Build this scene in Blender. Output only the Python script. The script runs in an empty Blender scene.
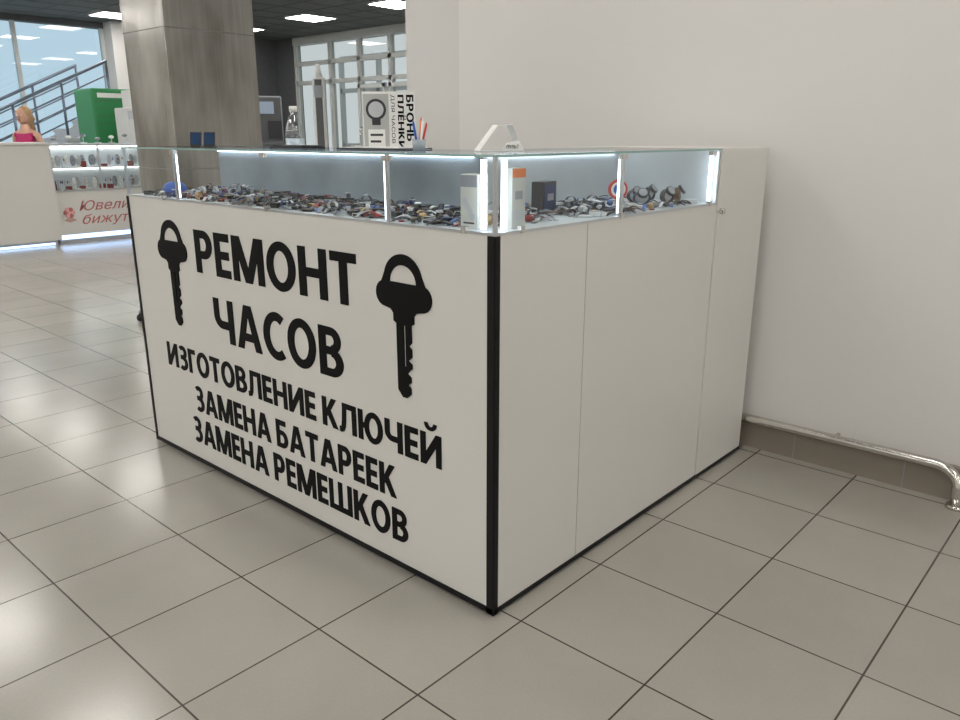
import bpy, bmesh, math, random
from mathutils import Vector, Matrix
random.seed(7)
D=bpy.data; C=bpy.context
sc=C.scene
sc.view_settings.view_transform='Standard'
sc.view_settings.look='None'

# ---------------------------------------------------------------- materials
def mat(name,col,rough=0.5,metal=0.0,emis=None,es=0.0,var=0.0,vs=8.0,bump=0.0,spec=0.5,alpha=1.0,stretch=None):
    m=D.materials.new(name); m.use_nodes=True
    nt=m.node_tree; b=nt.nodes['Principled BSDF']
    b.inputs['Base Color'].default_value=(*col,1); b.inputs['Roughness'].default_value=rough
    b.inputs['Metallic'].default_value=metal; b.inputs['Specular IOR Level'].default_value=spec
    b.inputs['Alpha'].default_value=alpha
    if emis: 
        b.inputs['Emission Color'].default_value=(*emis,1); b.inputs['Emission Strength'].default_value=es
    if var>0 or bump>0:
        tc=nt.nodes.new('ShaderNodeTexCoord'); n=nt.nodes.new('ShaderNodeTexNoise'); n.inputs['Scale'].default_value=vs
        n.inputs['Detail'].default_value=4
        src=tc.outputs['Object']
        if stretch:
            mp=nt.nodes.new('ShaderNodeMapping'); mp.inputs['Scale'].default_value=stretch
            nt.links.new(src,mp.inputs['Vector']); src=mp.outputs['Vector']
        nt.links.new(src,n.inputs['Vector'])
        if var>0:
            r=nt.nodes.new('ShaderNodeMapRange'); r.inputs['To Min'].default_value=1-var; r.inputs['To Max'].default_value=1+var
            r.inputs['From Min'].default_value=0.25; r.inputs['From Max'].default_value=0.75
            nt.links.new(n.outputs['Fac'],r.inputs['Value'])
            mx=nt.nodes.new('ShaderNodeVectorMath'); mx.operation='SCALE'; mx.inputs[0].default_value=col
            nt.links.new(r.outputs['Result'],mx.inputs['Scale']); nt.links.new(mx.outputs[0],b.inputs['Base Color'])
        if bump>0:
            bp=nt.nodes.new('ShaderNodeBump'); bp.inputs['Strength'].default_value=bump; bp.inputs['Distance'].default_value=0.01
            nt.links.new(n.outputs['Fac'],bp.inputs['Height']); nt.links.new(bp.outputs[0],b.inputs['Normal'])
    return m
def glassmat(name,tint=(0.94,0.97,0.965),refl=1.0,base=0.06):
    m=D.materials.new(name); m.use_nodes=True; nt=m.node_tree; nt.nodes.clear()
    o=nt.nodes.new('ShaderNodeOutputMaterial'); t=nt.nodes.new('ShaderNodeBsdfTransparent'); g=nt.nodes.new('ShaderNodeBsdfGlossy')
    g.inputs['Roughness'].default_value=0.02; t.inputs['Color'].default_value=(*tint,1)
    f=nt.nodes.new('ShaderNodeLayerWeight'); f.inputs['Blend'].default_value=0.5
    p=nt.nodes.new('ShaderNodeMath'); p.operation='POWER'; p.inputs[1].default_value=5
    mu=nt.nodes.new('ShaderNodeMath'); mu.operation='MULTIPLY_ADD'; mu.inputs[1].default_value=0.9*refl; mu.inputs[2].default_value=base
    mx=nt.nodes.new('ShaderNodeMixShader')
    nt.links.new(f.outputs['Facing'],p.inputs[0]); nt.links.new(p.outputs[0],mu.inputs[0]); nt.links.new(mu.outputs[0],mx.inputs[0])
    nt.links.new(t.outputs[0],mx.inputs[1]); nt.links.new(g.outputs[0],mx.inputs[2]); nt.links.new(mx.outputs[0],o.inputs[0])
    return m
def emat(name,col,s):
    m=D.materials.new(name); m.use_nodes=True; nt=m.node_tree; nt.nodes.clear()
    o=nt.nodes.new('ShaderNodeOutputMaterial'); e=nt.nodes.new('ShaderNodeEmission'); e.inputs[0].default_value=(*col,1); e.inputs[1].default_value=s
    nt.links.new(e.outputs[0],o.inputs[0]); return m

M_lam=mat('white_laminate',(0.725,0.715,0.68),0.32,var=0.015,vs=2)
M_blk=mat('black_vinyl',(0.004,0.004,0.0045),0.6,var=0.1,spec=.15)
M_edge=mat('black_edging',(0.006,0.006,0.007),0.5,var=0.1,spec=.25)
M_alu=mat('aluminium',(0.62,0.64,0.66),0.3,0.9,var=0.03)
M_chrome=mat('chrome',(0.68,0.65,0.61),0.2,1.0,var=0.05,vs=30)
M_seam=mat('seam_gray',(0.25,0.25,0.25),0.6,var=0.05)
M_glass=glassmat('case_glass')
M_gedge=mat('glass_edge',(0.30,0.46,0.44),0.1,var=0.05)
M_led=emat('led_cool',(0.82,0.91,1.0),8.0)
M_ledb=emat('led_blue',(0.45,0.65,1.0),3.0)
M_shelf=mat('shelf_white',(0.58,0.63,0.68),0.4,var=0.03)
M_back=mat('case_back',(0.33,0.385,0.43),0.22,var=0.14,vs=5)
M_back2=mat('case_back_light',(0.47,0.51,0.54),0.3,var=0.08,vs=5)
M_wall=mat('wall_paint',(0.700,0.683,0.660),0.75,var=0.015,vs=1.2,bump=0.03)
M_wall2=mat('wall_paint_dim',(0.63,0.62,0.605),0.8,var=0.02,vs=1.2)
M_dark=mat('dark_panel',(0.09,0.095,0.10),0.6,var=0.1)
M_ceil=mat('ceiling_grille',(0.14,0.152,0.152),0.8,var=0.05,vs=4)
M_base=mat('baseboard_tile',(0.27,0.235,0.195),0.25,var=0.06,vs=6)
M_frame=mat('door_frame_white',(0.55,0.57,0.56),0.4,var=0.02)
M_panel=emat('ceiling_lamp',(1.0,0.968,0.915),16.3)
M_paper=mat('paper_white',(0.82,0.82,0.80),0.7,var=0.02)
M_green=mat('green_paint',(0.03,0.24,0.08),0.4,var=0.05)
M_red=mat('red_paint',(0.55,0.03,0.03),0.4,var=0.05)
M_orange=mat('orange_paint',(0.75,0.22,0.08),0.4,var=0.05)
M_pinktxt=mat('script_red',(0.50,0.16,0.16),0.5,var=0.05)
M_skin=mat('skin',(0.62,0.36,0.26),0.5,var=0.04)
M_pink=mat('pink_top',(0.55,0.03,0.16),0.7,var=0.08)
M_jean=mat('jeans',(0.05,0.07,0.13),0.8,var=0.1,vs=30)
M_hair=mat('hair_blond',(0.42,0.27,0.14),0.55,var=0.25,vs=30,stretch=(1,1,.15))
M_phone=mat('phone_screen',(0.02,0.05,0.12),0.15,var=0.1)
M_blue=mat('blue_plastic',(0.02,0.10,0.45),0.35,var=0.05)

def floor_mat():
    m=D.materials.new('floor_tile'); m.use_nodes=True; nt=m.node_tree; b=nt.nodes['Principled BSDF']
    g=nt.nodes.new('ShaderNodeNewGeometry'); mp=nt.nodes.new('ShaderNodeMapping')
    mp.inputs['Location'].default_value=(-0.037+38.2,0.067+37.5,0)
    nt.links.new(g.outputs['Position'],mp.inputs['Vector'])
    br=nt.nodes.new('ShaderNodeTexBrick'); br.offset=0; br.squash=1
    br.inputs['Scale'].default_value=1; br.inputs['Brick Width'].default_value=0.382; br.inputs['Row Height'].default_value=0.375
    br.inputs['Mortar Size'].default_value=0.0028; br.inputs['Mortar Smooth'].default_value=0.3; br.inputs['Bias'].default_value=0
    br.inputs['Color1'].default_value=(0.340,0.318,0.284,1); br.inputs['Color2'].default_value=(0.368,0.345,0.309,1)
    br.inputs['Mortar'].default_value=(0.05,0.042,0.034,1)
    nt.links.new(mp.outputs[0],br.inputs['Vector'])
    n=nt.nodes.new('ShaderNodeTexNoise'); n.inputs['Scale'].default_value=1.6; n.inputs['Detail'].default_value=6; n.inputs['Roughness'].default_value=.55
    nt.links.new(g.outputs['Position'],n.inputs['Vector'])
    n2=nt.nodes.new('ShaderNodeTexNoise'); n2.inputs['Scale'].default_value=160; nt.links.new(g.outputs['Position'],n2.inputs['Vector'])
    ad=nt.nodes.new('ShaderNodeMath'); ad.operation='MULTIPLY_ADD'; ad.inputs[1].default_value=0.35
    nt.links.new(n2.outputs['Fac'],ad.inputs[0]); nt.links.new(n.outputs['Fac'],ad.inputs[2])
    r=nt.nodes.new('ShaderNodeMapRange'); r.inputs['From Min'].default_value=.4; r.inputs['From Max'].default_value=.95
    r.inputs['To Min'].default_value=.88; r.inputs['To Max'].default_value=1.10
    nt.links.new(ad.outputs[0],r.inputs['Value'])
    s=nt.nodes.new('ShaderNodeVectorMath'); s.operation='SCALE'
    nt.links.new(br.outputs['Color'],s.inputs[0]); nt.links.new(r.outputs[0],s.inputs['Scale']); nt.links.new(s.outputs[0],b.inputs['Base Color'])
    b.inputs['Roughness'].default_value=.19; b.inputs['Specular IOR Level'].default_value=.6
    bp=nt.nodes.new('ShaderNodeBump'); bp.invert=True; bp.inputs['Strength'].default_value=.4; bp.inputs['Distance'].default_value=.002
    nt.links.new(br.outputs['Fac'],bp.inputs['Height']); nt.links.new(bp.outputs[0],b.inputs['Normal'])
    return m
M_floor=floor_mat()
def steel_mat():
    m=mat('steel_cladding',(.4,.4,.4),.3,.97); nt=m.node_tree; b=nt.nodes['Principled BSDF']
    tc=nt.nodes.new('ShaderNodeTexCoord')
    def nz(scale,st,det=6):
        mp=nt.nodes.new('ShaderNodeMapping'); mp.inputs['Scale'].default_value=st; n=nt.nodes.new('ShaderNodeTexNoise'); n.inputs['Scale'].default_value=scale; n.inputs['Detail'].default_value=det
        nt.links.new(tc.outputs['Object'],mp.inputs[0]); nt.links.new(mp.outputs[0],n.inputs['Vector']); return n
    a=nz(2.2,(1,1,.5),3); c=nz(60,(1,1,.012),3)
    mx=nt.nodes.new('ShaderNodeMath'); mx.operation='MULTIPLY_ADD'; mx.inputs[1].default_value=.22; nt.links.new(c.outputs['Fac'],mx.inputs[0]); nt.links.new(a.outputs['Fac'],mx.inputs[2])
    cr=nt.nodes.new('ShaderNodeValToRGB'); e=cr.color_ramp.elements
    e[0].position=.42; e[0].color=(.27,.25,.225,1); e[1].position=.78; e[1].color=(.62,.605,.575,1)  # ramp paints smudgy reflections and vertical highlights into the colour, with stains and grain
    nt.links.new(mx.outputs[0],cr.inputs[0]); nt.links.new(cr.outputs[0],b.inputs['Base Color'])
    b.inputs['Roughness'].default_value=.2
    bp=nt.nodes.new('ShaderNodeBump'); bp.inputs['Strength'].default_value=.3; bp.inputs['Distance'].default_value=.02
    nt.links.new(a.outputs['Fac'],bp.inputs['Height']); nt.links.new(bp.outputs[0],b.inputs['Normal'])
    return m
M_steel=steel_mat()

# ---------------------------------------------------------------- helpers
def link(o,parent=None):
    C.collection.objects.link(o)
    if parent: o.parent=parent
    return o
def empty(name,loc=(0,0,0),rz=0):
    e=D.objects.new(name,None); e.empty_display_size=.1; e.location=loc; e.rotation_euler=(0,0,rz); return link(e)
class MB:
    def __init__(s): s.bm=bmesh.new(); s.mats=[]
    def mi(s,m):
        if m not in s.mats: s.mats.append(m)
        return s.mats.index(m)
    def _tag(s,faces,m,smooth=False):
        i=s.mi(m)
        for f in faces: f.material_index=i; f.smooth=smooth
    def box(s,lo,hi,m,M=None,bev=0):
        c=[(a+b)/2 for a,b in zip(lo,hi)]; sz=[abs(b-a) for a,b in zip(lo,hi)]
        T=Matrix.Translation(c)@Matrix.Diagonal((*sz,1))
        if M is not None: T=M@T
        r=bmesh.ops.create_cube(s.bm,size=1,matrix=T)
        fs=set(f for v in r['verts'] for f in v.link_faces)
        if bev>0:
            es=set(e for v in r['verts'] for e in v.link_edges)
            rb=bmesh.ops.bevel(s.bm,geom=list(es),offset=bev,segments=2,affect='EDGES',profile=.5)
            fs=set(f for f in fs if f.is_valid)|set(rb['faces'])
        s._tag(fs,m)
    def cyl(s,p0,p1,r0,r1,m,n=16,M=None,caps=True):
        p0=Vector(p0);p1=Vector(p1); d=p1-p0
        T=Matrix.Translation((p0+p1)/2)@d.to_track_quat('Z','Y').to_matrix().to_4x4()
        if M is not None: T=M@T
        r=bmesh.ops.create_cone(s.bm,segments=n,radius1=r0,radius2=r1,depth=d.length,cap_ends=caps,matrix=T)
        fs=set(f for v in r['verts'] for f in v.link_faces); s._tag(fs,m)
        for f in fs: f.smooth=len(f.verts)==4
    def sph(s,c,rad,m,M=None,u=16,v=10):
        T=Matrix.Translation(c)@Matrix.Diagonal((*rad,1))
        if M is not None: T=M@T
        r=bmesh.ops.create_uvsphere(s.bm,u_segments=u,v_segments=v,radius=1,matrix=T)
        s._tag(set(f for vv in r['verts'] for f in vv.link_faces),m,True)
    def tube(s,pts,r,m,n=8,M=None):
        P=[Vector(p) for p in pts]; rings=[]
        up=Vector((0,0,1))
        for i,p in enumerate(P):
            t=(P[min(i+1,len(P)-1)]-P[max(i-1,0)]).normalized()
            a=t.cross(up)
            if a.length<1e-3: a=t.cross(Vector((0,1,0)))
            a.normalize(); b=t.cross(a).normalized()
            rr=r[i] if isinstance(r,(list,tuple)) else r
            ring=[]
            for k in range(n):
                an=2*math.pi*k/n; q=p+a*math.cos(an)*rr+b*math.sin(an)*rr
                if M is not None: q=M@q
                ring.append(s.bm.verts.new(q))
            rings.append(ring)
        fs=[]
        for i in range(len(rings)-1):
            for k in range(n):
                fs.append(s.bm.faces.new((rings[i][k],rings[i][(k+1)%n],rings[i+1][(k+1)%n],rings[i+1][k])))
        s._tag(fs,m,True)
        c=[s.bm.faces.new(rings[0][::-1]),s.bm.faces.new(rings[-1])]; s._tag(c,m)
    def lathe(s,prof,m,M=None,n=24,center=(0,0,0)):
        rings=[]
        for (r,z) in prof:
            ring=[]
            for k in range(n):
                a=2*math.pi*k/n; q=Vector((center[0]+r*math.cos(a),center[1]+r*math.sin(a),center[2]+z))
                if M is not None: q=M@q
                ring.append(s.bm.verts.new(q))
            rings.append(ring)
        fs=[]
        for i in range(len(rings)-1):
            for k in range(n): fs.append(s.bm.faces.new((rings[i][k],rings[i][(k+1)%n],rings[i+1][(k+1)%n],rings[i+1][k])))
        s._tag(fs,m,True)
    def poly(s,pts,m,th=None,M=None):
        vs=[Vector(p) for p in pts]
        a=[s.bm.verts.new(M@v if M is not None else v) for v in vs]
        f=[s.bm.faces.new(a)]
        if th is not None:
            t=Vector(th)
            b=[s.bm.verts.new(M@(v+t) if M is not None else v+t) for v in vs]
            f.append(s.bm.faces.new(b[::-1]))
            for i in range(len(a)):
                j=(i+1)%len(a); f.append(s.bm.faces.new((a[j],a[i],b[i],b[j])))
        s._tag(f,m)
    def done(s,name,parent=None,recalc=True):
        if recalc: bmesh.ops.recalc_face_normals(s.bm,faces=s.bm.faces[:])
        me=D.meshes.new(name); s.bm.to_mesh(me); s.bm.free()
        for m in s.mats: me.materials.append(m)
        return link(D.objects.new(name,me),parent)
def box(name,lo,hi,m,parent=None,bev=0):
    b=MB(); b.box(lo,hi,m,bev=bev); return b.done(name,parent)

def text_mesh(body,shear=0.0,extrude=0.0):
    cu=D.curves.new('t','FONT'); cu.body=body; cu.size=1; cu.shear=shear; cu.extrude=extrude
    cu.resolution_u=4
    o=D.objects.new('t',cu); C.collection.objects.link(o)
    C.view_layer.update()
    me=D.meshes.new_from_object(o.evaluated_get(C.evaluated_depsgraph_get()))
    D.objects.remove(o); return me
_h=text_mesh('Н'); CAP=max(v.co.y for v in _h.vertices)
def text_fit(name,body,origin,xdir,ydir,width,cap,m,parent,shear=0,ext=0.004):
    me=text_mesh(body,shear,extrude=0.5)
    xs=[v.co.x for v in me.vertices]; x0,x1=min(xs),max(xs)
    xd=Vector(xdir);yd=Vector(ydir);nd=xd.cross(yd);O=Vector(origin)
    sx=width/(x1-x0); sy=cap/CAP
    for v in me.vertices:
        v.co=O+xd*((v.co.x-x0)*sx)+yd*(v.co.y*sy)+nd*((v.co.z+0.5)*ext)
    me.materials.clear(); me.materials.append(m); me.name=name
    return link(D.objects.new(name,me),parent)

# hand-drawn bold sans Cyrillic capitals
SV=.25; SH=.185
def R_(x0,y0,x1,y1): return [[(x0,y0),(x1,y0),(x1,y1),(x0,y1)]]
def A_(cx,cy,ox,oy,ix,iy,a0,a1,n=None):
    n=n or max(6,int(abs(a1-a0)/9)); out=[]
    f=lambda rx,ry,a:(cx+rx*math.cos(math.radians(a)),cy+ry*math.sin(math.radians(a)))
    for i in range(n):
        a=a0+(a1-a0)*i/n; c=a0+(a1-a0)*(i+1)/n
        out.append([f(ix,iy,a),f(ox,oy,a),f(ox,oy,c),f(ix,iy,c)])
    return out
MY=.41
def stems(*xs): 
    o=[]
    for x in xs: o+=R_(x,0,x+SV,1)
    return o
G={
'Р':(.78,stems(0)+R_(SV,1-SH,.42,1)+R_(SV,.34,.42,.34+SH)+A_(.42,.67,.36,.33,.11,.145,-90,90)),
'Е':(.64,stems(0)+R_(SV,0,.64,SH)+R_(SV,MY,.60,MY+SH)+R_(SV,1-SH,.64,1)),
'М':(1.24,stems(0,1.24-SV)+[[(.04,1),(.33,1),(.755,0),(.485,0)],[(1.20,1),(.91,1),(.485,0),(.755,0)]]),
'О':(1.04,A_(.52,.5,.52,.52,.265,.33,0,360,44)),
'Н':(.93,stems(0,.93-SV)+R_(SV,MY,.93-SV,MY+SH)),
'Т':(.80,R_(0,1-SH,.80,1)+R_(.4-SV/2,0,.4+SV/2,1-SH)),
'Ч':(.89,stems(.89-SV)+R_(0,.62,SV,1)+A_(.37,.62,.37,.31,.37-SV,.12,180,270)+R_(.37,.31,.89-SV,.50)),
'А':(1.04,[[(0,0),(.265,0),(.52,.76),(.52,1),(.365,1)],[(1.04,0),(.675,1),(.52,1),(.52,.76),(.775,0)]]+[[(.27,.195),(.77,.195),(.71,.375),(.33,.375)]]),
'С':(.84,A_(.53,.5,.53,.52,.275,.33,54,306,30)),
'В':(.82,stems(0)+R_(SV,1-.17,.42,1)+R_(SV,.445,.42,.61)+R_(SV,0,.42,.17)+A_(.42,.735,.335,.265,.105,.095,-90,90)+A_(.42,.29,.395,.29,.145,.12,-90,90)),
'И':(.97,stems(0,.97-SV)+[[(SV,0),(.97-SV,.60),(.97-SV,1),(SV,.40)]]),
'З':(.76,A_(.34,.735,.38,.285,.135,.11,-90,138)+A_(.33,.29,.43,.31,.185,.135,-128,90)+R_(.17,.44,.35,.615)),
'Г':(.62,stems(0)+R_(SV,1-SH,.62,1)),
'Л':(.96,stems(.96-SV)+R_(.18,1-SH,.96-SV,1)+[[(.18,1-SH),(.41,1-SH),(.385,.45),(.145,.42)],[(.145,.42),(.385,.45),(.34,.18),(.105,.20)],[(.105,.20),(.34,.18),(.25,.03),(.10,-.015),(.0,.0),(.0,.18),(.065,.17)]]),
'К':(.89,stems(0)+[[(SV,.32),(SV,.59),(.55,1),(.84,1),(.43,.50)],[(.27,.58),(.46,.64),(.90,0),(.61,0),(.27,.46)]]),
'Ю':(1.31,stems(0)+R_(SV,MY,.38,MY+SH)+A_(.82,.5,.49,.52,.24,.33,0,360,40)),
'Б':(.81,stems(0)+R_(SV,1-SH,.70,1)+R_(SV,0,.42,.17)+R_(SV,.465,.42,.635)+A_(.42,.3175,.39,.3175,.14,.1475,-90,90)),
'Ш':(1.38,stems(0,(1.38-SV)/2,1.38-SV)+R_(SV,0,1.38-SV,SH)),
'П':(.90,stems(0,.90-SV)+R_(SV,1-SH,.90-SV,1)),
'Ь':(.81,stems(0)+R_(SV,0,.42,.17)+R_(SV,.465,.42,.635)+A_(.42,.3175,.39,.3175,.14,.1475,-90,90)),
}
G['Й']=(.97,G['И'][1]+A_(.485,1.31,.29,.23,.13,.11,180,360))
G['Ё']=(.64,G['Е'][1]+A_(.18,1.17,.1,.1,.001,.001,0,360)+A_(.48,1.17,.1,.1,.001,.001,0,360))
def bold_text(name,body,O,xd,yd,width,cap,parent,gap=.115,space=.32,th=.002):
    O=Vector(O);xd=Vector(xd);yd=Vector(yd);nd=xd.cross(yd)
    x=0; P=[]
    for ch in body:
        if ch==' ': x+=space; continue
        w,ps=G[ch]; P+=[[(px+x,py) for px,py in p] for p in ps]; x+=w+gap
    x-=gap; sx=width/x; sy=cap; b=MB()
    for i,p in enumerate(P):
        q=[]
        for c in p:
            if not q or (abs(c[0]-q[-1][0])+abs(c[1]-q[-1][1]))>1e-6: q.append(c)
        b.poly([O+xd*px*sx+yd*py*sy+nd*.0001 for px,py in q],M_blk,nd*(th+(i%11)*5e-5))
    return b.done(name,parent)

# ---------------------------------------------------------------- room shell
H=3.2
box('floor',(-8,-8,-0.1),(14,18,0),M_floor)
box('ceiling',(-8.2,-8.2,H),(9.3,14.3,H+.1),M_ceil)
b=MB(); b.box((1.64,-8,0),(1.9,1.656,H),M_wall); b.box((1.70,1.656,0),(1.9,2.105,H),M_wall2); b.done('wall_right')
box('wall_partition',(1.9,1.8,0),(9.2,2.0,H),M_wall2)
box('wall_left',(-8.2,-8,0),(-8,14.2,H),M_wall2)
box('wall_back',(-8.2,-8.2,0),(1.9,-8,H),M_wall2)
b=MB(); b.box((1.612,-8,0),(1.64,1.65,.125),M_base)
for i in range(20): b.box((1.6105,-7.8+i*.4,0),(1.612,-7.796+i*.4,.125),M_seam)
b.done('baseboard_right')
b=MB()
b.box((-8,14,0),(1.0,14.2,H),M_wall2)
b.box((5.35,13.7,0),(6.35,14.2,H),M_wall)
b.box((6.35,14,0),(9.2,14.2,H),M_dark)
b.box((1.0,14,0),(5.35,14.2,.25),M_wall2); b.box((1.0,14,3.1),(5.35,14.2,H),M_dark)
b.done('wall_far')
b=MB()
for x in (1.03,2.4,3.85,5.32): b.box((x-.03,14.02,.25),(x+.03,14.1,3.1),M_frame)
for z in (.28,): b.box((1.0,14.02,z-.025),(5.35,14.1,z+.025),M_frame)
b.poly([(1.0,14.05,.25),(5.35,14.05,.25),(5.35,14.05,3.1),(1.0,14.05,3.1)],glassmat('window_glass_blue',(0.52,0.65,0.72)))
b.done('window_1')
b=MB()
b.box((9,2,0),(9.2,8.6,H),M_wall2); b.box((9,13.4,0),(9.2,14.2,H),M_dark); b.box((9,8.6,3.05),(9.2,13.4,H),M_frame)
b.done('wall_entrance')
M_wg=glassmat('window_glass',(0.60,0.61,0.58))
b=MB()
ys=[8.62,9.5,10.4,11.3,12.2,13.36]
for y in ys: b.box((9.02,y-.045,0),(9.12,y+.045,3.05),M_frame)
for z in (2.3,2.68): b.box((9.02,8.62,z-.04),(9.12,13.36,z+.04),M_frame)
b.poly([(9.06,8.62,0),(9.06,13.36,0),(9.06,13.36,3.05),(9.06,8.62,3.05)],M_wg)
b.done('window_2')
b=MB()
for y0,y1 in ((9.55,10.35),(10.45,11.25)):
    b.box((8.93,y0,0.02),(8.98,y0+.07,2.2),M_frame); b.box((8.93,y1-.07,0.02),(8.98,y1,2.2),M_frame)
    b.box((8.93,y0,2.12),(8.98,y1,2.2),M_frame); b.box((8.93,y0,0.02),(8.98,y1,.2),M_frame); b.box((8.93,y0,1.0),(8.98,y1,1.06),M_frame)
    b.tube([(8.9,y1-.12,.8),(8.86,y1-.12,.85),(8.86,y1-.12,1.35),(8.9,y1-.12,1.4)],.015,M_chrome)
b.done('door_1')
b=MB()
for y in (8.0,9.4,10.8,12.2,13.6,15.0): b.box((11.5,y-.05,0),(11.6,y+.05,3.05),M_frame)
for z in (1.0,2.3,3.05): b.box((11.5,8.0,z-.05),(11.6,15.0,z+.05),M_frame)
b.done('window_3')

b=MB()
for i in range(7):
    for j in range(10):
        x=-6.9+i*2.4; y=-6.9+j*2.2
        if x>1.3 and y<2.3: continue
        b.box((x-.3,y-.3,H-.012),(x+.3,y+.3,H-.002),M_panel)
        b.box((x-.33,y-.33,H-.010),(x+.33,y-.3,H),M_frame);b.box((x-.33,y+.3,H-.010),(x+.33,y+.33,H),M_frame)
b.done('ceiling_lamps')
b=MB()
for k in range(28): b.box((-8+k*.6-.01,-8,H-.006),(-8+k*.6+.01,14,H-.001),M_dark)
for k in range(37): b.box((-8,-8+k*.6-.01,H-.006),(9,-8+k*.6+.01,H-.001),M_dark)
g=b.done('ceiling_grid')

# steel column
b=MB()
M_steel2=mat('steel_trim',(0.3,0.3,0.3),0.3,0.9,var=.1)
b.box((1.582,4.514,0),(2.328,5.164,H),M_steel,bev=.006)
for z in (1.0,2.0,3.0): b.box((1.578,4.51,z-.003),(2.332,5.168,z+.003),M_steel2)
b.box((1.57,4.50,0),(2.34,5.176,.08),M_steel2)
b.done('steel_column')

# bumper pipe
b=MB()
pts=[(1.585,1.5,.133),(1.585,0.0,.133),(1.585,-.70,.133)]
for k in range(1,7):
    a=k/6*math.pi/2; pts.append((1.585-.02*k/6,-.70-.08*math.sin(a),.133-.06*(1-math.cos(a))))
pts.append((1.56,-.785,.004))
b.tube(pts,.018,M_chrome,12)
b.cyl((1.56,-.785,0),(1.56,-.785,.012),.034,.030,M_chrome,20)
for y in (1.2,-.35): b.cyl((1.64,y,.133),(1.585,y,.133),.009,.009,M_chrome)
b.done('bumper_rail')

# ---------------------------------------------------------------- KIOSK
K=empty('repair_kiosk')
L=1.895; PZ=1.0225; TZ=1.207; XS=1.155; XE=1.545
b=MB()
b.box((0,0.0,.02),(.018,L,PZ),M_lam)
b.box((.018,0,.02),(.38,.018,PZ),M_lam)
b.box((.383,0,.02),(XS,.018,PZ),M_lam)
b.box((.379,.001,.02),(.384,.017,PZ),M_seam)
b.box((.018,L-.018,.02),(.40,L,PZ),M_lam)
b.box((.38,.40,.02),(.398,L-.018,PZ),M_lam)
b.box((.398,.40,.02),(XS,.418,PZ),M_lam)
b.done('carcass',K)
b=MB(); b.box((.03,.03,0),(.37,L-.03,.02),M_edge); b.box((.37,.03,0),(XE-.03,.37,.02),M_edge); b.done('plinth',K)
b=MB(); b.box((XS+.005,-.002,.02),(XE,.62,TZ),M_lam,bev=.0015); b.box((XS,.004,.02),(XS+.005,.6,PZ),M_dark); b.box((XS,.008,PZ),(XS+.005,.42,TZ-.008),M_back2); b.done('tall_cabinet',K)
b=MB()
b.cyl((XS+.025,-.002,1.0),(XS+.025,-.016,1.0),.009,.009,M_chrome); b.box((XS-.012,-.014,.997),(XS+.02,-.006,1.004),M_chrome)
b.done('cabinet_lock',K)
b=MB()
b.box((-.003,-.003,0.005),(.0,.022,PZ),M_edge); b.box((-.003,-.003,0.005),(.016,.0,PZ),M_edge)
b.box((-.003,L-.014,0.005),(0,L+.002,PZ),M_edge)
b.box((-.003,0,.008),(.003,L,.024),M_edge); b.box((0,-.003,.008),(XE,.003,.021),M_edge)
b.done('edge_banding',K)
b=MB(); b.box((.42,1.49,.0),(1.5,1.50,1.11),M_lam); b.box((.42,1.885,.0),(1.5,1.895,1.11),M_lam); b.box((1.49,1.5,0),(1.5,1.885,1.11),M_lam)
b.box((.425,1.48,1.11),(1.51,1.90,1.135),M_lam,bev=.002); b.done('back_counter',K)
b=MB(); b.box((.0,.0,PZ),(.40,L,PZ+.006),M_shelf); b.box((.40,.0,PZ),(XS,.40,PZ+.006),M_shelf); b.done('display_shelf',K)
b=MB()
b.box((0-.001,-.001,PZ),(.008,L,PZ+.007),M_alu); b.box((0,-.001,PZ),(XS,.008,PZ+.007),M_alu)
for y in (.0045,.375,1.50,L-.006): b.box((.0005,y-.0045,PZ),(.0095,y+.0045,TZ-.006),M_alu)
for x in (.55,XS-.006): b.box((x-.0045,.0005,PZ),(x+.0045,.0095,TZ-.006),M_alu)
for y in (.375,.94,1.50): b.box((-.004,y-.012,TZ-.022),(.012,y+.012,TZ-.008),M_chrome)
for x in (.55,1.1): b.box((x-.012,-.004,TZ-.022),(x+.012,.012,TZ-.008),M_chrome)
for y in (.10,.94,1.6): b.box((-.003,y-.008,PZ),(.010,y+.008,PZ+.016),M_chrome)
for x in (.10,.55,1.1): b.box((x-.008,-.003,PZ),(x+.008,.010,PZ+.016),M_chrome)
b.done('case_frame',K)
b=MB()
zb,zt=PZ+.007,TZ-.006
b.poly([(.004,.010,zb),(.004,L-.002,zb),(.004,L-.002,zt),(.004,.010,zt)],M_glass)
b.poly([(.010,.004,zb),(XS-.002,.004,zb),(XS-.002,.004,zt),(.010,.004,zt)],M_glass)
b.done('case_glass_front',K)
b=MB(); b.poly([(0,0,TZ),(XS,0,TZ),(XS,.42,TZ),(.42,.42,TZ),(.42,L,TZ),(0,L,TZ)],M_glass); b.done('case_glass_top',K)
b=MB(); b.box((-.0015,-.0015,TZ-.006),(0,L,TZ),M_gedge); b.box((0,-.0015,TZ-.006),(XS,0,TZ),M_gedge)
b.box((.42,.42,TZ-.006),(.4215,L,TZ),M_gedge); b.box((.42,.42,TZ-.006),(XS,.4215,TZ),M_gedge); b.done('glass_edge',K)
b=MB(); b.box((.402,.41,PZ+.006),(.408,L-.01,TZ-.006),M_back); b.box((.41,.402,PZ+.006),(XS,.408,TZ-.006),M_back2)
b.done('case_back',K)
b=MB()
b.box((.392,.43,TZ-.022),(.400,L-.02,TZ-.014),M_led); b.box((.43,.392,TZ-.022),(XS-.02,.400,TZ-.014),M_led)
for (x,y) in ((.016,.05),(.05,.016),(.020,.395),(.020,1.52)): b.box((x-.005,y-.005,PZ+.012),(x+.005,y+.005,TZ-.012),M_led)
for x in (.565,XS-.025): b.box((x-.004,.016,PZ+.012),(x+.004,.026,TZ-.012),M_led)
b.done('led_strips',K)

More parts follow.
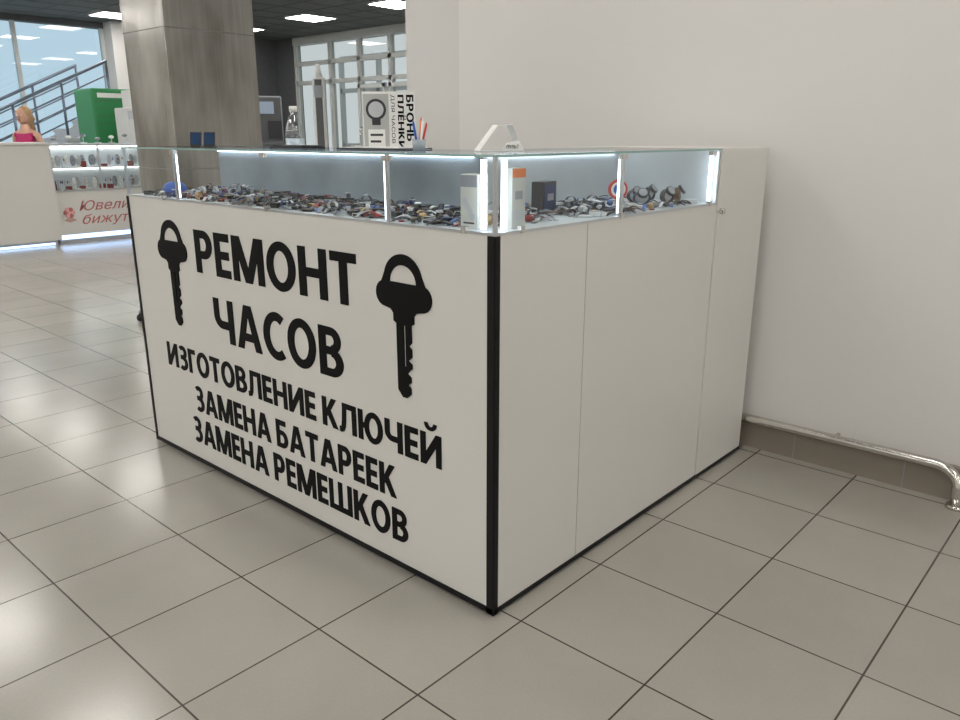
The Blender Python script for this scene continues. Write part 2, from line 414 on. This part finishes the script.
def T(name,body,yl,yr,z0,z1): return bold_text(name,body,(0,yl,z0),(0,-1,0),(0,0,1),yl-yr,z1-z0,K)
T('text_remont','РЕМОНТ',1.405,.512,.779,.931)
T('text_chasov','ЧАСОВ',1.315,.590,.544,.700)
T('text_keys','ИЗГОТОВЛЕНИЕ КЛЮЧЕЙ',1.705,.186,.376,.471)
T('text_batteries','ЗАМЕНА БАТАРЕЕК',1.518,.374,.228,.328)
T('text_straps','ЗАМЕНА РЕМЕШКОВ',1.558,.328,.093,.196)
def keysign(name,yc,ztip):
    cu=D.curves.new(name,'CURVE'); cu.dimensions='2D'; cu.fill_mode='BOTH'; cu.extrude=.002
    def sp(pts):
        s=cu.splines.new('POLY'); s.points.add(len(pts)-1); s.use_cyclic_u=True
        for p,(x,y) in zip(s.points,pts): p.co=(x,y,0,1)
    arc=lambda cx,cy,rx,ry,a0,a1,n:[(cx+rx*math.cos(math.radians(a0+(a1-a0)*i/n)),cy+ry*math.sin(math.radians(a0+(a1-a0)*i/n))) for i in range(n+1)]
    out=[]
    out+=arc(0,.325,.074,.072,15,165,18)
    out+=arc(-.072,.285,.036,.036,110,270,10)
    out+=[(-.05,.245),(-.040,.235),(-.040,.214),(-.029,.208),(-.029,.02),(-.010,0)]
    out+=[(.006,0),(.022,.014),(.022,.03),(.012,.038),(.024,.048),(.024,.062),(.010,.07),(.018,.08),(.029,.088),(.029,.10),(.014,.108),(.029,.12),(.029,.142),(.018,.15),(.029,.16),
          (.029,.208),(.040,.214),(.040,.235),(.05,.245)]
    out+=arc(.072,.285,.036,.036,-90,70,10)
    sp(out)
    hole=arc(0,.320,.052,.048,0,180,16); hole=[(.052,.320)]+hole[1:-1]+[(-.052,.320)]
    sp(hole[::-1])
    sp([(-.001,.09),(-.001,.205),(.006,.205),(.006,.09)])
    o=D.objects.new(name,cu); C.collection.objects.link(o); C.view_layer.update()
    me=D.meshes.new_from_object(o.evaluated_get(C.evaluated_depsgraph_get())); D.objects.remove(o)
    for v in me.vertices: v.co=Vector((-.002+v.co.z,yc-v.co.x,ztip+v.co.y))
    me.materials.clear(); me.materials.append(M_blk); link(D.objects.new(name,me),K)
keysign('key_emblem_left',1.574,.555); keysign('key_emblem_right',.320,.553)

# ---------------------------------------------------------------- case contents
cols=[(.01,.01,.012),(.015,.012,.012),(.03,.03,.035),(.10,.045,.02),(.02,.04,.12),(.05,.12,.35),(.25,.27,.3),(.65,.68,.7),(.5,.52,.55),(.22,.02,.02),(.3,.32,.36),(.02,.02,.03),(.45,.30,.12),(.01,.012,.015)]
IM=[mat('leather_%d'%i,c,.45,var=.1) for i,c in enumerate(cols)]
DK=[IM[i] for i in (0,0,1,1,2,2,3,4,11,13,3,6,8,10,7,0,5,12,9)]
M_sil=mat('silver_metal',(.50,.52,.55),.35,.9,var=.05)
M_dial=mat('watch_dial',(.80,.83,.86),.3,var=.03)
M_dial2=mat('watch_dial_dark',(.02,.02,.03),.2,var=.03)
def ring_strap(b,M,m,w=.02,rx=.032,rz=.025):
    n=16; vs=[]
    for k in range(n):
        an=2*math.pi*k/n
        q=[]
        for (s,y) in ((1,-w/2),(1,w/2),(1-.1,w/2),(1-.1,-w/2)):
            q.append(b.bm.verts.new(M@Vector((rx*s*math.cos(an),y,rz+rz*s*math.sin(an)))))
        vs.append(q)
    fs=[]
    for k in range(n):
        for j in range(4):
            fs.append(b.bm.faces.new((vs[k][j],vs[(k+1)%n][j],vs[(k+1)%n][(j+1)%4],vs[k][(j+1)%4])))
    b._tag(fs,m,False)
def flat_strap(b,M,m,l=.11,w=.018,arch=.02):
    n=8; vs=[]
    for k in range(n+1):
        t=k/n; x=(t-.5)*l; z=arch*math.sin(math.pi*t)+.001; ww=w*(1-.25*abs(t-.5)*2)
        vs.append([b.bm.verts.new(M@Vector(p)) for p in ((x,-ww/2,z),(x,ww/2,z),(x,ww/2,z+.003),(x,-ww/2,z+.003))])
    fs=[]
    for k in range(n):
        for j in range(4): fs.append(b.bm.faces.new((vs[k][j],vs[k+1][j],vs[k+1][(j+1)%4],vs[k][(j+1)%4])))
    fs.append(b.bm.faces.new(vs[0])); fs.append(b.bm.faces.new(vs[-1][::-1])); b._tag(fs,m)
    b.box((-l/2-.006,-w/2,0),(-l/2,w/2,.004),M_sil,M)
def watch(b,M,m):
    ring_strap(b,M,m)
    r=random.uniform(.014,.02)
    T2=M@Matrix.Translation((0,0,.047))@Matrix.Rotation(random.uniform(-.3,.3),4,'Y')
    b.cyl((0,0,0),(0,0,.008),r,r*.94,M_sil,18,T2); b.cyl((0,0,.008),(0,0,.0088),r*.82,r*.82,random.choice([M_dial,M_dial2,M_dial2]),18,T2)
    b.cyl((r,0,.004),(r+.004,0,.004),.002,.002,M_sil,8,T2)
def keychain(b,M):
    pts=[(.012*math.cos(a*math.pi/5),.012*math.sin(a*math.pi/5),.002) for a in range(11)]
    b.tube(pts,.0014,M_sil,6,M)
    b.box((.012,-.003,.0005),(.045,.003,.003),M_sil,M); b.cyl((.05,0,.0003),(.05,0,.006),.013,.012,random.choice(IM),14,M)
def carton(b,M,w,d,h,m): b.box((-w/2,-d/2,0),(w/2,d/2,h),m,M,bev=.001)
Z0=PZ+.0065
BL=[(.055,.115),(.125,.05),(.76,.15),(.50,.24),(.86,.12),(.92,.18),(.99,.10),(1.05,.2),(1.08,.11),(.12,1.74)]
def fill(name,x0,x1,y0,y1,nx,ny,seed):
    random.seed(seed); b=MB()
    for i in range(nx):
        for j in range(ny):
            x=x0+(x1-x0)*(i+.5+random.uniform(-.25,.25))/nx; y=y0+(y1-y0)*(j+.5+random.uniform(-.3,.3))/ny
            if any((x-p)**2+(y-q)**2<.055**2 for p,q in BL): continue
            M=Matrix.Translation((x,y,Z0))@Matrix.Rotation(random.uniform(0,6.28),4,'Z')@Matrix.Scale(.66,4)
            r=random.random()
            if r<.50: 
                m=random.choice(DK)
                flat_strap(b,M,m,random.uniform(.07,.13),random.uniform(.016,.026),random.uniform(.006,.024))
                if random.random()<.6: flat_strap(b,M@Matrix.Translation((0,.026,0)),m,random.uniform(.07,.1),.020,random.uniform(.008,.02))
            elif r<.58: watch(b,M@Matrix.Scale(.85,4),random.choice(DK))
            elif r<.78: keychain(b,M)
            elif r<.95: carton(b,M,random.uniform(.03,.07),random.uniform(.02,.05),random.uniform(.008,.025),random.choice(DK+[M_paper,M_paper,M_blue,M_red,M_paper,IM[5],IM[8],M_orange]))
            else: b.sph((0,0,.014),(.022,.016,.014),random.choice(DK),M)
    return b.done(name,None,recalc=True)
fill('watch_straps',.035,.375,.09,L-.06,10,54,3)
fill('watches',.44,XS-.06,.04,.375,20,10,5)

b=MB(); M=Matrix.Translation((.055,.115,Z0))
M_ppr=mat('box_card',(.55,.56,.53),.6,var=.03)
b.box((-.02,-.028,0),(.02,.028,.13),M_ppr,M,bev=.001); b.box((-.0206,-.027,.1),(-.0202,.027,.128),IM[6],M)
for k in range(4): b.cyl((-.0202,-.012+.008*k,.03+.012*k),(-.0212,-.012+.008*k,.03+.012*k),.010,.010,IM[8],12,M)
b.box((-.0209,-.018,.012),(-.0203,.018,.016),IM[2],M)
b.done('key_package_box')
b=MB(); M=Matrix.Translation((.125,.05,Z0))
b.box((-.026,-.018,0),(.026,.018,.145),M_ppr,M,bev=.001); b.box((-.0255,-.0186,.122),(.0255,-.0182,.143),M_orange,M)
b.box((-.014,-.0186,.07),(.014,-.0182,.09),IM[10],M); b.box((-.018,-.0186,.02),(.018,-.0182,.045),IM[8],M)
b.done('battery_package_box')
b=MB()
M=Matrix.Translation((.76,.15,Z0+.0)); b.cyl((0,0,.0),(0,0,.008),.02,.018,IM[2],16,M); b.cyl((0,0,.008),(0,0,.03),.004,.004,IM[2],8,M)
MR=M@Matrix.Translation((0,0,.058))@Matrix.Rotation(math.radians(-42),4,'Z')
b.cyl((0,-.012,0),(0,.0,0),.030,.030,M_red,24,MR); b.cyl((0,-.0125,0),(0,-.012,0),.023,.023,M_paper,24,MR); b.cyl((0,-.0135,0),(0,-.0125,0),.016,.016,M_blue,24,MR)
b.done('round_badge_stand')
b=MB(); M=Matrix.Translation((.50,.24,Z0+.0))@Matrix.Rotation(.2,4,'Z'); b.box((-.045,-.02,0),(.045,.02,.09),IM[2],M,bev=.003); b.box((-.038,-.0215,.01),(.038,-.02,.08),IM[4],M); b.box((-.02,-.0225,.035),(.02,-.0215,.055),M_sil,M); b.done('watch_gift_box')
def wstand(name,x,y,rz,m,sc=1.0):
    b=MB(); M=Matrix.Translation((x,y,Z0))@Matrix.Rotation(rz,4,'Z')@Matrix.Scale(sc,4)
    b.box((-.025,-.02,0),(.025,.02,.006),M_paper,M); b.box((-.004,-.004,.006),(.004,.004,.03),M_paper,M)
    b.sph((0,0,.034),(.027,.012,.022),IM[8],M,14,8)
    M2=M@Matrix.Translation((0,0,.006)); ring_strap(b,M2,m,.022,.032,.026)
    MT=M2@Matrix.Translation((0,-.004,.036))@Matrix.Rotation(.9,4,'X')
    b.cyl((0,0,.010),(0,0,.020),.021,.019,IM[2],20,MT); b.cyl((0,0,.020),(0,0,.0206),.016,.016,IM[10],20,MT)
    b.done(name)
for k,(x,y,m) in enumerate([(.86,.12,IM[4]),(.92,.18,IM[0]),(.99,.10,IM[2]),(1.05,.2,IM[0]),(1.08,.11,IM[3])]): wstand('display_watch',x,y,.3*k-.8,m,.85)
b=MB(); M=Matrix.Translation((.12,1.74,Z0))
b.lathe([(.045,0),(.046,.02),(.038,.038),(.02,.048),(.0005,.05)],M_blue,M,20); b.poly([(-.03,-.04,.001),(-.06,-.075,.001),(0,-.085,.001),(.05,-.065,.001),(.03,-.035,.001)],M_red,(0,0,.004),M)
b.cyl((0,0,.048),(0,0,.053),.005,.004,M_red,10,M); b.done('souvenir_cap')

# ---------------------------------------------------------------- things on kiosk top
b=MB(); Mw=Matrix.Translation((.60,1.615,1.1355)); M_pet=glassmat('pet_plastic',(.88,.93,.95),.9,base=.22)
b.lathe([(.001,.002),(.030,.0),(.037,.006),(.037,.03),(.034,.035),(.037,.04),(.037,.075),(.031,.09),(.037,.105),(.037,.13),(.030,.16),(.017,.19),(.0125,.20),(.0125,.212)],M_pet,Mw,24)
b.lathe([(.0375,.045),(.0378,.046),(.0378,.100),(.0375,.101)],mat('bottle_label',(.58,.68,.76),.5,var=.35,vs=60),Mw,24)
b.cyl((0,0,.207),(0,0,.228),.0165,.016,M_paper,20,Mw); b.done('water_bottle')
def phone(x,y,name):
    b=MB(); M=Matrix.Translation((x,y,TZ+.0005))@Matrix.Rotation(math.radians(-48),4,'Z')
    b.box((-.018,-.008,0),(.018,.03,.004),IM[0],M); M2=M@Matrix.Translation((0,.002,.002))@Matrix.Rotation(math.radians(-15),4,'X')
    b.box((-.021,-.003,0),(.021,.003,.052),IM[2],M2,bev=.001); b.box((-.018,-.0038,.006),(.018,-.003,.048),M_phone,M2); b.done(name)
phone(.155,1.615,'phone_display'); phone(.185,1.57,'phone_display')
b=MB(); M=Matrix.Translation((.27,.53,TZ+.0005))
b.lathe([(.0005,0),(.019,0),(.020,.03),(.018,.03),(.017,.003),(.0005,.003)],M_back,M,20)
for (dx,dy,h,m) in ((.008,.004,.085,M_orange),(-.006,.006,.075,M_blue),(.002,-.008,.08,M_paper),(.012,-.004,.07,M_red)):
    b.cyl((dx*.5,dy*.5,.004),(dx*2.0,dy*1.6,h),.0035,.0035,m,8,M); b.cyl((dx*2.0,dy*1.6,h),(dx*2.15,dy*1.7,h+.008),.0035,.001,m,8,M)
b.done('pen_holder')
b=MB(); M=Matrix.Translation((.345,.285,TZ+.0005))@Matrix.Rotation(math.radians(-30),4,'Z')
def strip(p,q,w=.05,t=.0015):
    b.poly([(p[0],-w/2,p[1]),(q[0],-w/2,q[1]),(q[0],w/2,q[1]),(p[0],w/2,p[1])],M_paper,(0,0,t),M)
strip((-.065,.0),(-.01,.068)); strip((-.01,.068),(.03,.070)); strip((.03,.070),(.066,.0)); strip((-.064,.0),(.066,.0))
b.poly([(.0,-.0255,0),(.064,-.0255,0),(.05,-.0255,.028),(.014,-.0255,.022)],M_paper,(0,.001,0),M)
b.done('paper_tent_sign')
text_fit('tent_text','ПУЛЬТ',M@Vector((.014,-.026,.006)),(M.to_3x3()@Vector((1,0,0))),(0,0,1),.036,.010,M_blk,bpy.data.objects['paper_tent_sign'],ext=.0006)
b=MB(); M=Matrix.Translation((.30,.72,TZ+.0005))@Matrix.Rotation(.1,4,'Z')
b.box((-.08,-.13,0),(.08,.13,.004),IM[0],M,bev=.001); b.box((-.07,-.12,.004),(.07,.12,.0065),M_paper,M); b.box((-.02,.11,.0065),(.02,.125,.012),M_sil,M); b.done('clipboard')
b=MB(); M=Matrix.Translation((.28,1.15,TZ+.0005)); b.box((-.05,-.09,0),(.05,.09,.004),IM[0],M,bev=.001); b.box((-.044,-.084,.004),(.044,.084,.009),IM[2],M,bev=.001); b.done('display_tray')

P=empty('poster_board',(1.20,1.70,1.1355),math.radians(-48))
pm=MB()
pm.box((-.125,-.004,.0),(.125,.004,.31),M_paper,bev=.001)
pm.box((-.12,-.0055,.01),(.0,-.004,.30),mat('poster_gray',(.45,.46,.45),.5,var=.03))
pm.cyl((-.06,-.0055,.23),(-.06,-.008,.23),.048,.048,IM[2],28); pm.cyl((-.06,-.008,.23),(-.06,-.009,.23),.036,.036,IM[8],28); pm.box((-.08,-.0075,.16),(-.04,-.0055,.20),IM[2])
pm.box((-.10,-.007,.05),(-.02,-.0055,.14),M_paper); pm.box((-.09,-.008,.11),(-.03,-.007,.12),IM[2]); pm.box((-.09,-.008,.08),(-.04,-.007,.09),IM[2])
pm.box((-.08,.004,0),(-.07,.07,.006),M_paper); pm.box((.07,.004,0),(.08,.07,.006),M_paper)
pm.done('board',P)
bold_text('poster_text_1','БРОНЬ',(.083,-.0041,.296),(0,0,-1),(1,0,0),.21,.034,P,th=.001)
bold_text('poster_text_2','ПЛЁНКИ',(.043,-.0041,.296),(0,0,-1),(1,0,0),.25,.028,P,th=.001)
text_fit('poster_text_3','ДЛЯ ЧАСОВ',(.012,-.0041,.296),(0,0,-1),(1,0,0),.22,.016,M_blk,P,ext=.001)

# ---------------------------------------------------------------- background things
b=MB(); M=Matrix.Translation((2.13,3.46,0))@Matrix.Rotation(math.radians(-48),4,'Z')
M_wp=mat('white_plastic',(.66,.67,.67),.4,var=.03)
b.box((-.16,-.10,0),(.16,.10,.03),M_dark,M,bev=.005); b.box((-.045,-.03,.03),(.045,.03,1.64),M_wp,M,bev=.02); b.cyl((0,0,1.62),(0,0,1.72),.028,.012,M_wp,16,M)
b.box((-.03,-.033,1.5),(.03,-.03,1.58),IM[10],M); b.done('security_gate')
b=MB(); M=Matrix.Translation((5.45,9.15,0))@Matrix.Rotation(math.radians(-30),4,'Z')
b.box((-.22,-.2,0),(.22,.2,1.15),M_dark,M,bev=.02); b.box((-.22,-.05,1.15),(.22,.2,1.80),IM[6],M,bev=.02); b.box((-.17,-.06,1.55),(.10,-.05,1.72),emat('screen',(.5,.6,.7),.5),M); b.box((-.2,-.21,.9),(.2,-.2,1.05),M_sil,M)
b.box((.0,-.07,1.2),(.2,-.05,1.45),IM[2],M)
b.done('self_service_terminal')
b=MB(); M=Matrix.Translation((3.85,10.35,0))
b.box((-.52,-.3,0),(.52,.3,1.86),M_green,M,bev=.03)
for k in range(5): b.box((-.50,-.302,1.70-.1*k),(.50,-.300,1.705-.1*k),M_dark,M)
b.box((-.1,-.31,1.35),(.1,-.30,1.6),M_dark,M); b.box((-.45,-.304,1.74),(.1,-.302,1.80),M_paper,M); b.box((.2,-.31,1.1),(.33,-.3,1.3),M_sil,M)
b.done('payment_terminal')
b=MB(); M=Matrix.Translation((3.72,9.62,0))
b.box((-.22,-.2,0),(.30,.2,1.60),M_wp,M,bev=.02); b.box((-.22,-.202,1.45),(.30,-.2,1.56),IM[8],M); b.box((-.14,-.15,1.60),(.12,.1,1.82),M_paper,M,bev=.005); b.box((-.10,-.155,1.68),(.08,-.15,1.77),M_orange,M)
b.done('photo_printer_cabinet')

J=empty('jewelry_counter')
b=MB()
b.box((-.2,8.62,.06),(1.4,9.2,1.14),M_lam); b.box((1.403,8.62,.06),(2.17,9.2,1.14),M_lam)
b.box((-.22,8.60,1.14),(2.18,9.22,1.17),M_wp,bev=.004); b.box((-.2,8.66,0),(2.13,9.1,.06),M_alu)
b.done('cash_desk',J)
x1=2.19
b=MB(); b.box((x1,8.70,.10),(4.0,9.15,.615),M_lam); b.box((x1,8.73,0),(4,9.1,.04),M_alu); b.box((x1,8.695,.60),(4.0,8.70,.62),M_alu)
for x in (x1+.01,2.75,3.4,3.99): b.box((x-.01,8.70,.615),(x+.01,8.72,1.14),M_alu)
b.box((x1,8.70,1.13),(4,8.715,1.15),M_alu); b.box((x1,9.13,.615),(4,9.15,1.15),M_shelf)
b.box((x1,8.72,.87),(4,9.13,.876),M_shelf)
b.done('display_case',J)
b=MB(); b.poly([(x1+.02,8.706,.62),(3.98,8.706,.62),(3.98,8.706,1.13),(x1+.02,8.706,1.13)],M_glass); b.poly([(x1,8.70,1.155),(4,8.70,1.155),(4,9.15,1.155),(x1,9.15,1.155)],M_glass); b.done('display_glass',J)
b=MB(); b.box((x1,8.74,.045),(4.0,8.76,.095),M_ledb); b.box((-.2,8.655,.005),(2.1,8.660,.03),M_ledb); b.done('underglow_led',J)
b=MB(); b.box((2.21,9.11,1.10),(3.98,9.125,1.115),emat('led_jewel',(1,.97,.9),12)); b.box((2.21,9.11,.85),(3.98,9.125,.862),emat('led_jewel2',(1,.97,.9),8)); b.done('case_led',J)
random.seed(11); b=MB()
for zz in (.617,.877):
    for k in range(30):
        x=2.25+k*.058; y=random.uniform(8.78,8.98); M=Matrix.Translation((x,y,zz)); r=random.random()
        if r<.40:
            b.cyl((0,0,0),(0,0,.012),.03,.03,M_paper,14,M); b.sph((0,0,.08),(.032,.02,.065),random.choice([M_paper,IM[6],IM[0],IM[8]]),M,12,8)
            b.tube([(.025*math.cos(a*math.pi/4),-.021,.085+.03*math.sin(a*math.pi/4)) for a in range(9)],.0025,M_sil,5,M)
        elif r<.75: carton(b,M,.06,.05,random.uniform(.03,.08),random.choice([M_paper,IM[0],IM[10],IM[9],IM[2],IM[12]])); 
        else:
            b.cyl((0,0,0),(0,0,.12),.006,.006,M_sil,8,M); b.box((-.035,-.004,.11),(.035,.004,.12),M_sil,M); b.cyl((0,0,0),(0,0,.008),.03,.03,M_sil,14,M)
            b.sph((-.03,0,.09),(.008,.008,.016),IM[5],M,8,6); b.sph((.03,0,.09),(.008,.008,.016),IM[9],M,8,6)
b.done('jewelry_pieces',J)
b=MB()
for k in range(7):
    x=2.35+k*.17; M=Matrix.Translation((x,8.93,1.156)); b.cyl((0,0,0),(0,0,.01),.04,.04,IM[8],14,M); b.cyl((0,0,.01),(0,0,.03+.02*(k%3)),.005,.005,M_sil,8,M); b.sph((0,0,.05+.02*(k%3)),(.035,.02,.02),[IM[10],M_paper,IM[6]][k%3],M,12,8)
b.done('countertop_jewelry',J)
text_fit('text_jewelry','Ювелирная',(2.44,8.70,.375),(1,0,0),(0,0,1),1.05,.115,M_pinktxt,J,shear=.35)
text_fit('text_bijou','бижутерия',(2.46,8.70,.215),(1,0,0),(0,0,1),1.0,.115,M_pinktxt,J,shear=.35)
b=MB()
M_rose=mat('rose_pink',(.75,.4,.38),.6,var=.05)
for k in range(7):
    a=k*math.pi*2/6; rr=.035 if k<6 else 0
    b.sph((2.32+rr*math.cos(a),8.695,.36+rr*math.sin(a)),(.032,.006,.032),M_pinktxt if k%2 else M_rose,None,12,8)
b.poly([(2.25,8.698,.27),(2.32,8.698,.31),(2.40,8.698,.27),(2.32,8.698,.245)],mat('rose_leaf',(.55,.35,.3),.6),(0,-.003,0)); b.done('rose_logo',J)

S=empty('staircase'); b=MB()
M_step=mat('stair_stone',(.45,.47,.5),.5,var=.05)
n=14; run=.319; rise=.15; x0=1.42
for i in range(n):
    z=(i+1)*rise; b.box((x0+i*run,12.0,z-.05),(x0+(i+1)*run+.03,13.3,z),M_step)
    b.box((x0+i*run,12.05,z-rise),(x0+i*run+.02,13.25,z-.05),M_step)
def sl(x): return (x-x0)/run*rise
for y in (12.04,13.22):
    xe=x0+n*run; b.poly([(x0,y,0),(x0+.3,y,0),(xe,y,sl(xe)-.2),(xe,y,sl(xe)+.02),(x0,y,.1)],M_wp,(0,.04,0))
b.box((x0+n*run,12,n*rise-.2),(x0+n*run+.1,13.6,n*rise),M_step); 
b.box((x0+n*run,12.0,0),(x0+n*run+.1,12.1,n*rise-.2),M_wp); b.box((x0+n*run,13.2,0),(x0+n*run+.1,13.3,n*rise-.2),M_wp)
b.done('steps',S)
b=MB(); M_rail=mat('rail_metal',(.16,.20,.26),.35,.5,var=.03)
for y in (12.06,13.24):
    for h in (.95,.75,.55,.35): b.tube([(x0+.1,y,sl(x0+.1)+h),(x0+3.05,y,sl(x0+3.05)+h)],.024 if h>.9 else .012,M_rail,8)
    for k in range(5):
        x=x0+.12+k*.73; b.cyl((x,y,sl(x)),(x,y,sl(x)+.95),.02,.02,M_rail,10)
b.done('railing',S)

b=MB(); M=Matrix.Translation((1.12,3.88,0))
for k in range(5):
    a=k*2*math.pi/5+2.2; b.tube([(0,0,.10),(.26*math.cos(a),.26*math.sin(a),.06)],.016,M_chrome,8,M); b.sph((.26*math.cos(a),.26*math.sin(a),.028),(.028,.02,.028),IM[0],M,12,8)
b.cyl((0,0,.08),(0,0,.52),.025,.02,M_chrome,14,M); b.lathe([(.001,.5),(.17,.5),(.19,.52),(.19,.55),(.16,.57),(.001,.575)],IM[0],M,24); b.done('work_stool')

# ---------------------------------------------------------------- woman
W=empty('woman',(2.30,9.62,0),math.radians(-60))
def skin(name,V,E,mats,assign,sub=2,root=0):
    me=D.meshes.new(name); me.from_pydata([v[:3] for v in V],E,[]); o=D.objects.new(name,me); C.collection.objects.link(o)
    o.modifiers.new('s','SKIN'); 
    sv=me.skin_vertices[0].data
    for i,v in enumerate(V):
        r=v[3]; sv[i].radius=(r,r) if not isinstance(r,tuple) else r
        sv[i].use_root=(i==root)
    m=o.modifiers.new('u','SUBSURF'); m.levels=sub; m.render_levels=sub
    C.view_layer.update()
    me2=D.meshes.new_from_object(o.evaluated_get(C.evaluated_depsgraph_get())); D.objects.remove(o)
    me2.materials.clear()
    for mm in mats: me2.materials.append(mm)
    for p in me2.polygons: p.material_index=assign(p.center); p.use_smooth=True
    me2.name=name; return link(D.objects.new(name,me2),W)
V=[(0,0,.84,(.15,.11)),(0,0,.98,(.115,.09)),(0,-.01,1.13,(.14,.105)),(0,0,1.26,(.11,.075)),(0,0,1.32,.05),(0,-.01,1.40,.045)]
E=[(0,1),(1,2),(2,3),(3,4),(4,5)]
for s in (-1,1):
    k=len(V); V+=[(.09*s,0,.76,.088),(.095*s,-.01,.44,.055),(.095*s,.01,.10,.036),(.10*s,-.02,.035,.034),(.105*s,-.15,.025,.024)]
    E+=[(0,k),(k,k+1),(k+1,k+2),(k+2,k+3),(k+3,k+4)]
    k=len(V); V+=[(.155*s,.0,1.265,.045),(.20*s,.02,1.03,.036),(.19*s,-.16,.94,.028),(.18*s,-.24,.93,.024)]
    E+=[(3,k),(k,k+1),(k+1,k+2),(k+2,k+3)]
def asg(c):
    if c.z<.90 and abs(c.x)<.18 and not(abs(c.x)>.15 and c.z>.85): return 2 if c.z>.06 else 3
    if c.z<1.275 and abs(c.x)<.135 and c.z>.88: return 1
    return 0
skin('body',V,E,[M_skin,M_pink,M_jean,IM[0]],asg)
for s in (-1,1):
    V=[(.18*s,-.235,.93,.022),(.178*s,-.29,.928,.026)]; E=[(0,1)]
    for f,(dx,l) in enumerate(((-.026,.075),(-.009,.084),(.009,.078),(.024,.062))):
        k=len(V); V+=[(.178*s+dx,-.31,.93,.0085),(.178*s+dx*1.1,-.31-l*.5,.925,.008),(.178*s+dx*1.1,-.31-l*.9,.905,.007)]; E+=[(1,k),(k,k+1),(k+1,k+2)]
    k=len(V); V+=[(.178*s-.03*s,-.27,.925,.009),(.178*s-.05*s,-.305,.915,.008)]; E+=[(0,k),(k,k+1)]
    skin('hand',V,E,[M_skin],lambda c:0,sub=1)
b=MB()
b.sph((0,0,1.475),(.070,.088,.105),M_skin,None,24,18)
b.sph((0,-.035,1.425),(.048,.05,.045),M_skin); b.cyl((0,-.084,1.488),(0,-.100,1.456),.005,.011,M_skin,10)
for s in (-1,1):
    b.sph((.027*s,-.078,1.485),(.013,.008,.008),M_dial); b.sph((.027*s,-.085,1.485),(.005,.003,.005),M_dial2,None,8,6); b.sph((.027*s,-.080,1.503),(.016,.006,.003),M_hair,None,8,6); b.sph((.070*s,.005,1.47),(.010,.018,.028),M_skin,None,10,8)
b.sph((0,-.082,1.425),(.021,.008,.007),M_red,None,12,8); b.done('head',W)
b=MB(); b.sph((0,.022,1.500),(.080,.090,.095),M_hair,None,24,16)
b.sph((0,.085,1.46),(.055,.045,.075),M_hair); b.tube([(0,.10,1.49),(0,.135,1.44),(0,.13,1.33),(.01,.11,1.24)],[.03,.035,.032,.010],M_hair,12)
for s in (-1,1): b.tube([(.062*s,-.03,1.54),(.073*s,.01,1.48),(.066*s,.03,1.38),(.06*s,.04,1.30)],[.02,.025,.022,.01],M_hair,10)
b.done('hair',W)

# ---------------------------------------------------------------- world & camera
w=D.worlds.new('world'); sc.world=w; w.use_nodes=True
bg=w.node_tree.nodes['Background']; bg.inputs[0].default_value=(.86,.94,1.0,1); bg.inputs[1].default_value=1.1

cam=D.cameras.new('camera'); co=D.objects.new('camera',cam); link(co)
cam.sensor_width=36; cam.lens=773/960*36; cam.clip_start=.05
th=math.atan(225/773); F=Vector((.745,.667,0)).normalized(); R=Vector((F.y,-F.x,0)); Z=Vector((0,0,1))
fw=F*math.cos(th)-Z*math.sin(th); up=F*math.sin(th)+Z*math.cos(th)
m=Matrix((R,up,-fw)).transposed().to_4x4(); m.translation=Vector((-1.372,-1.181,1.25)); co.matrix_world=m
sc.camera=co
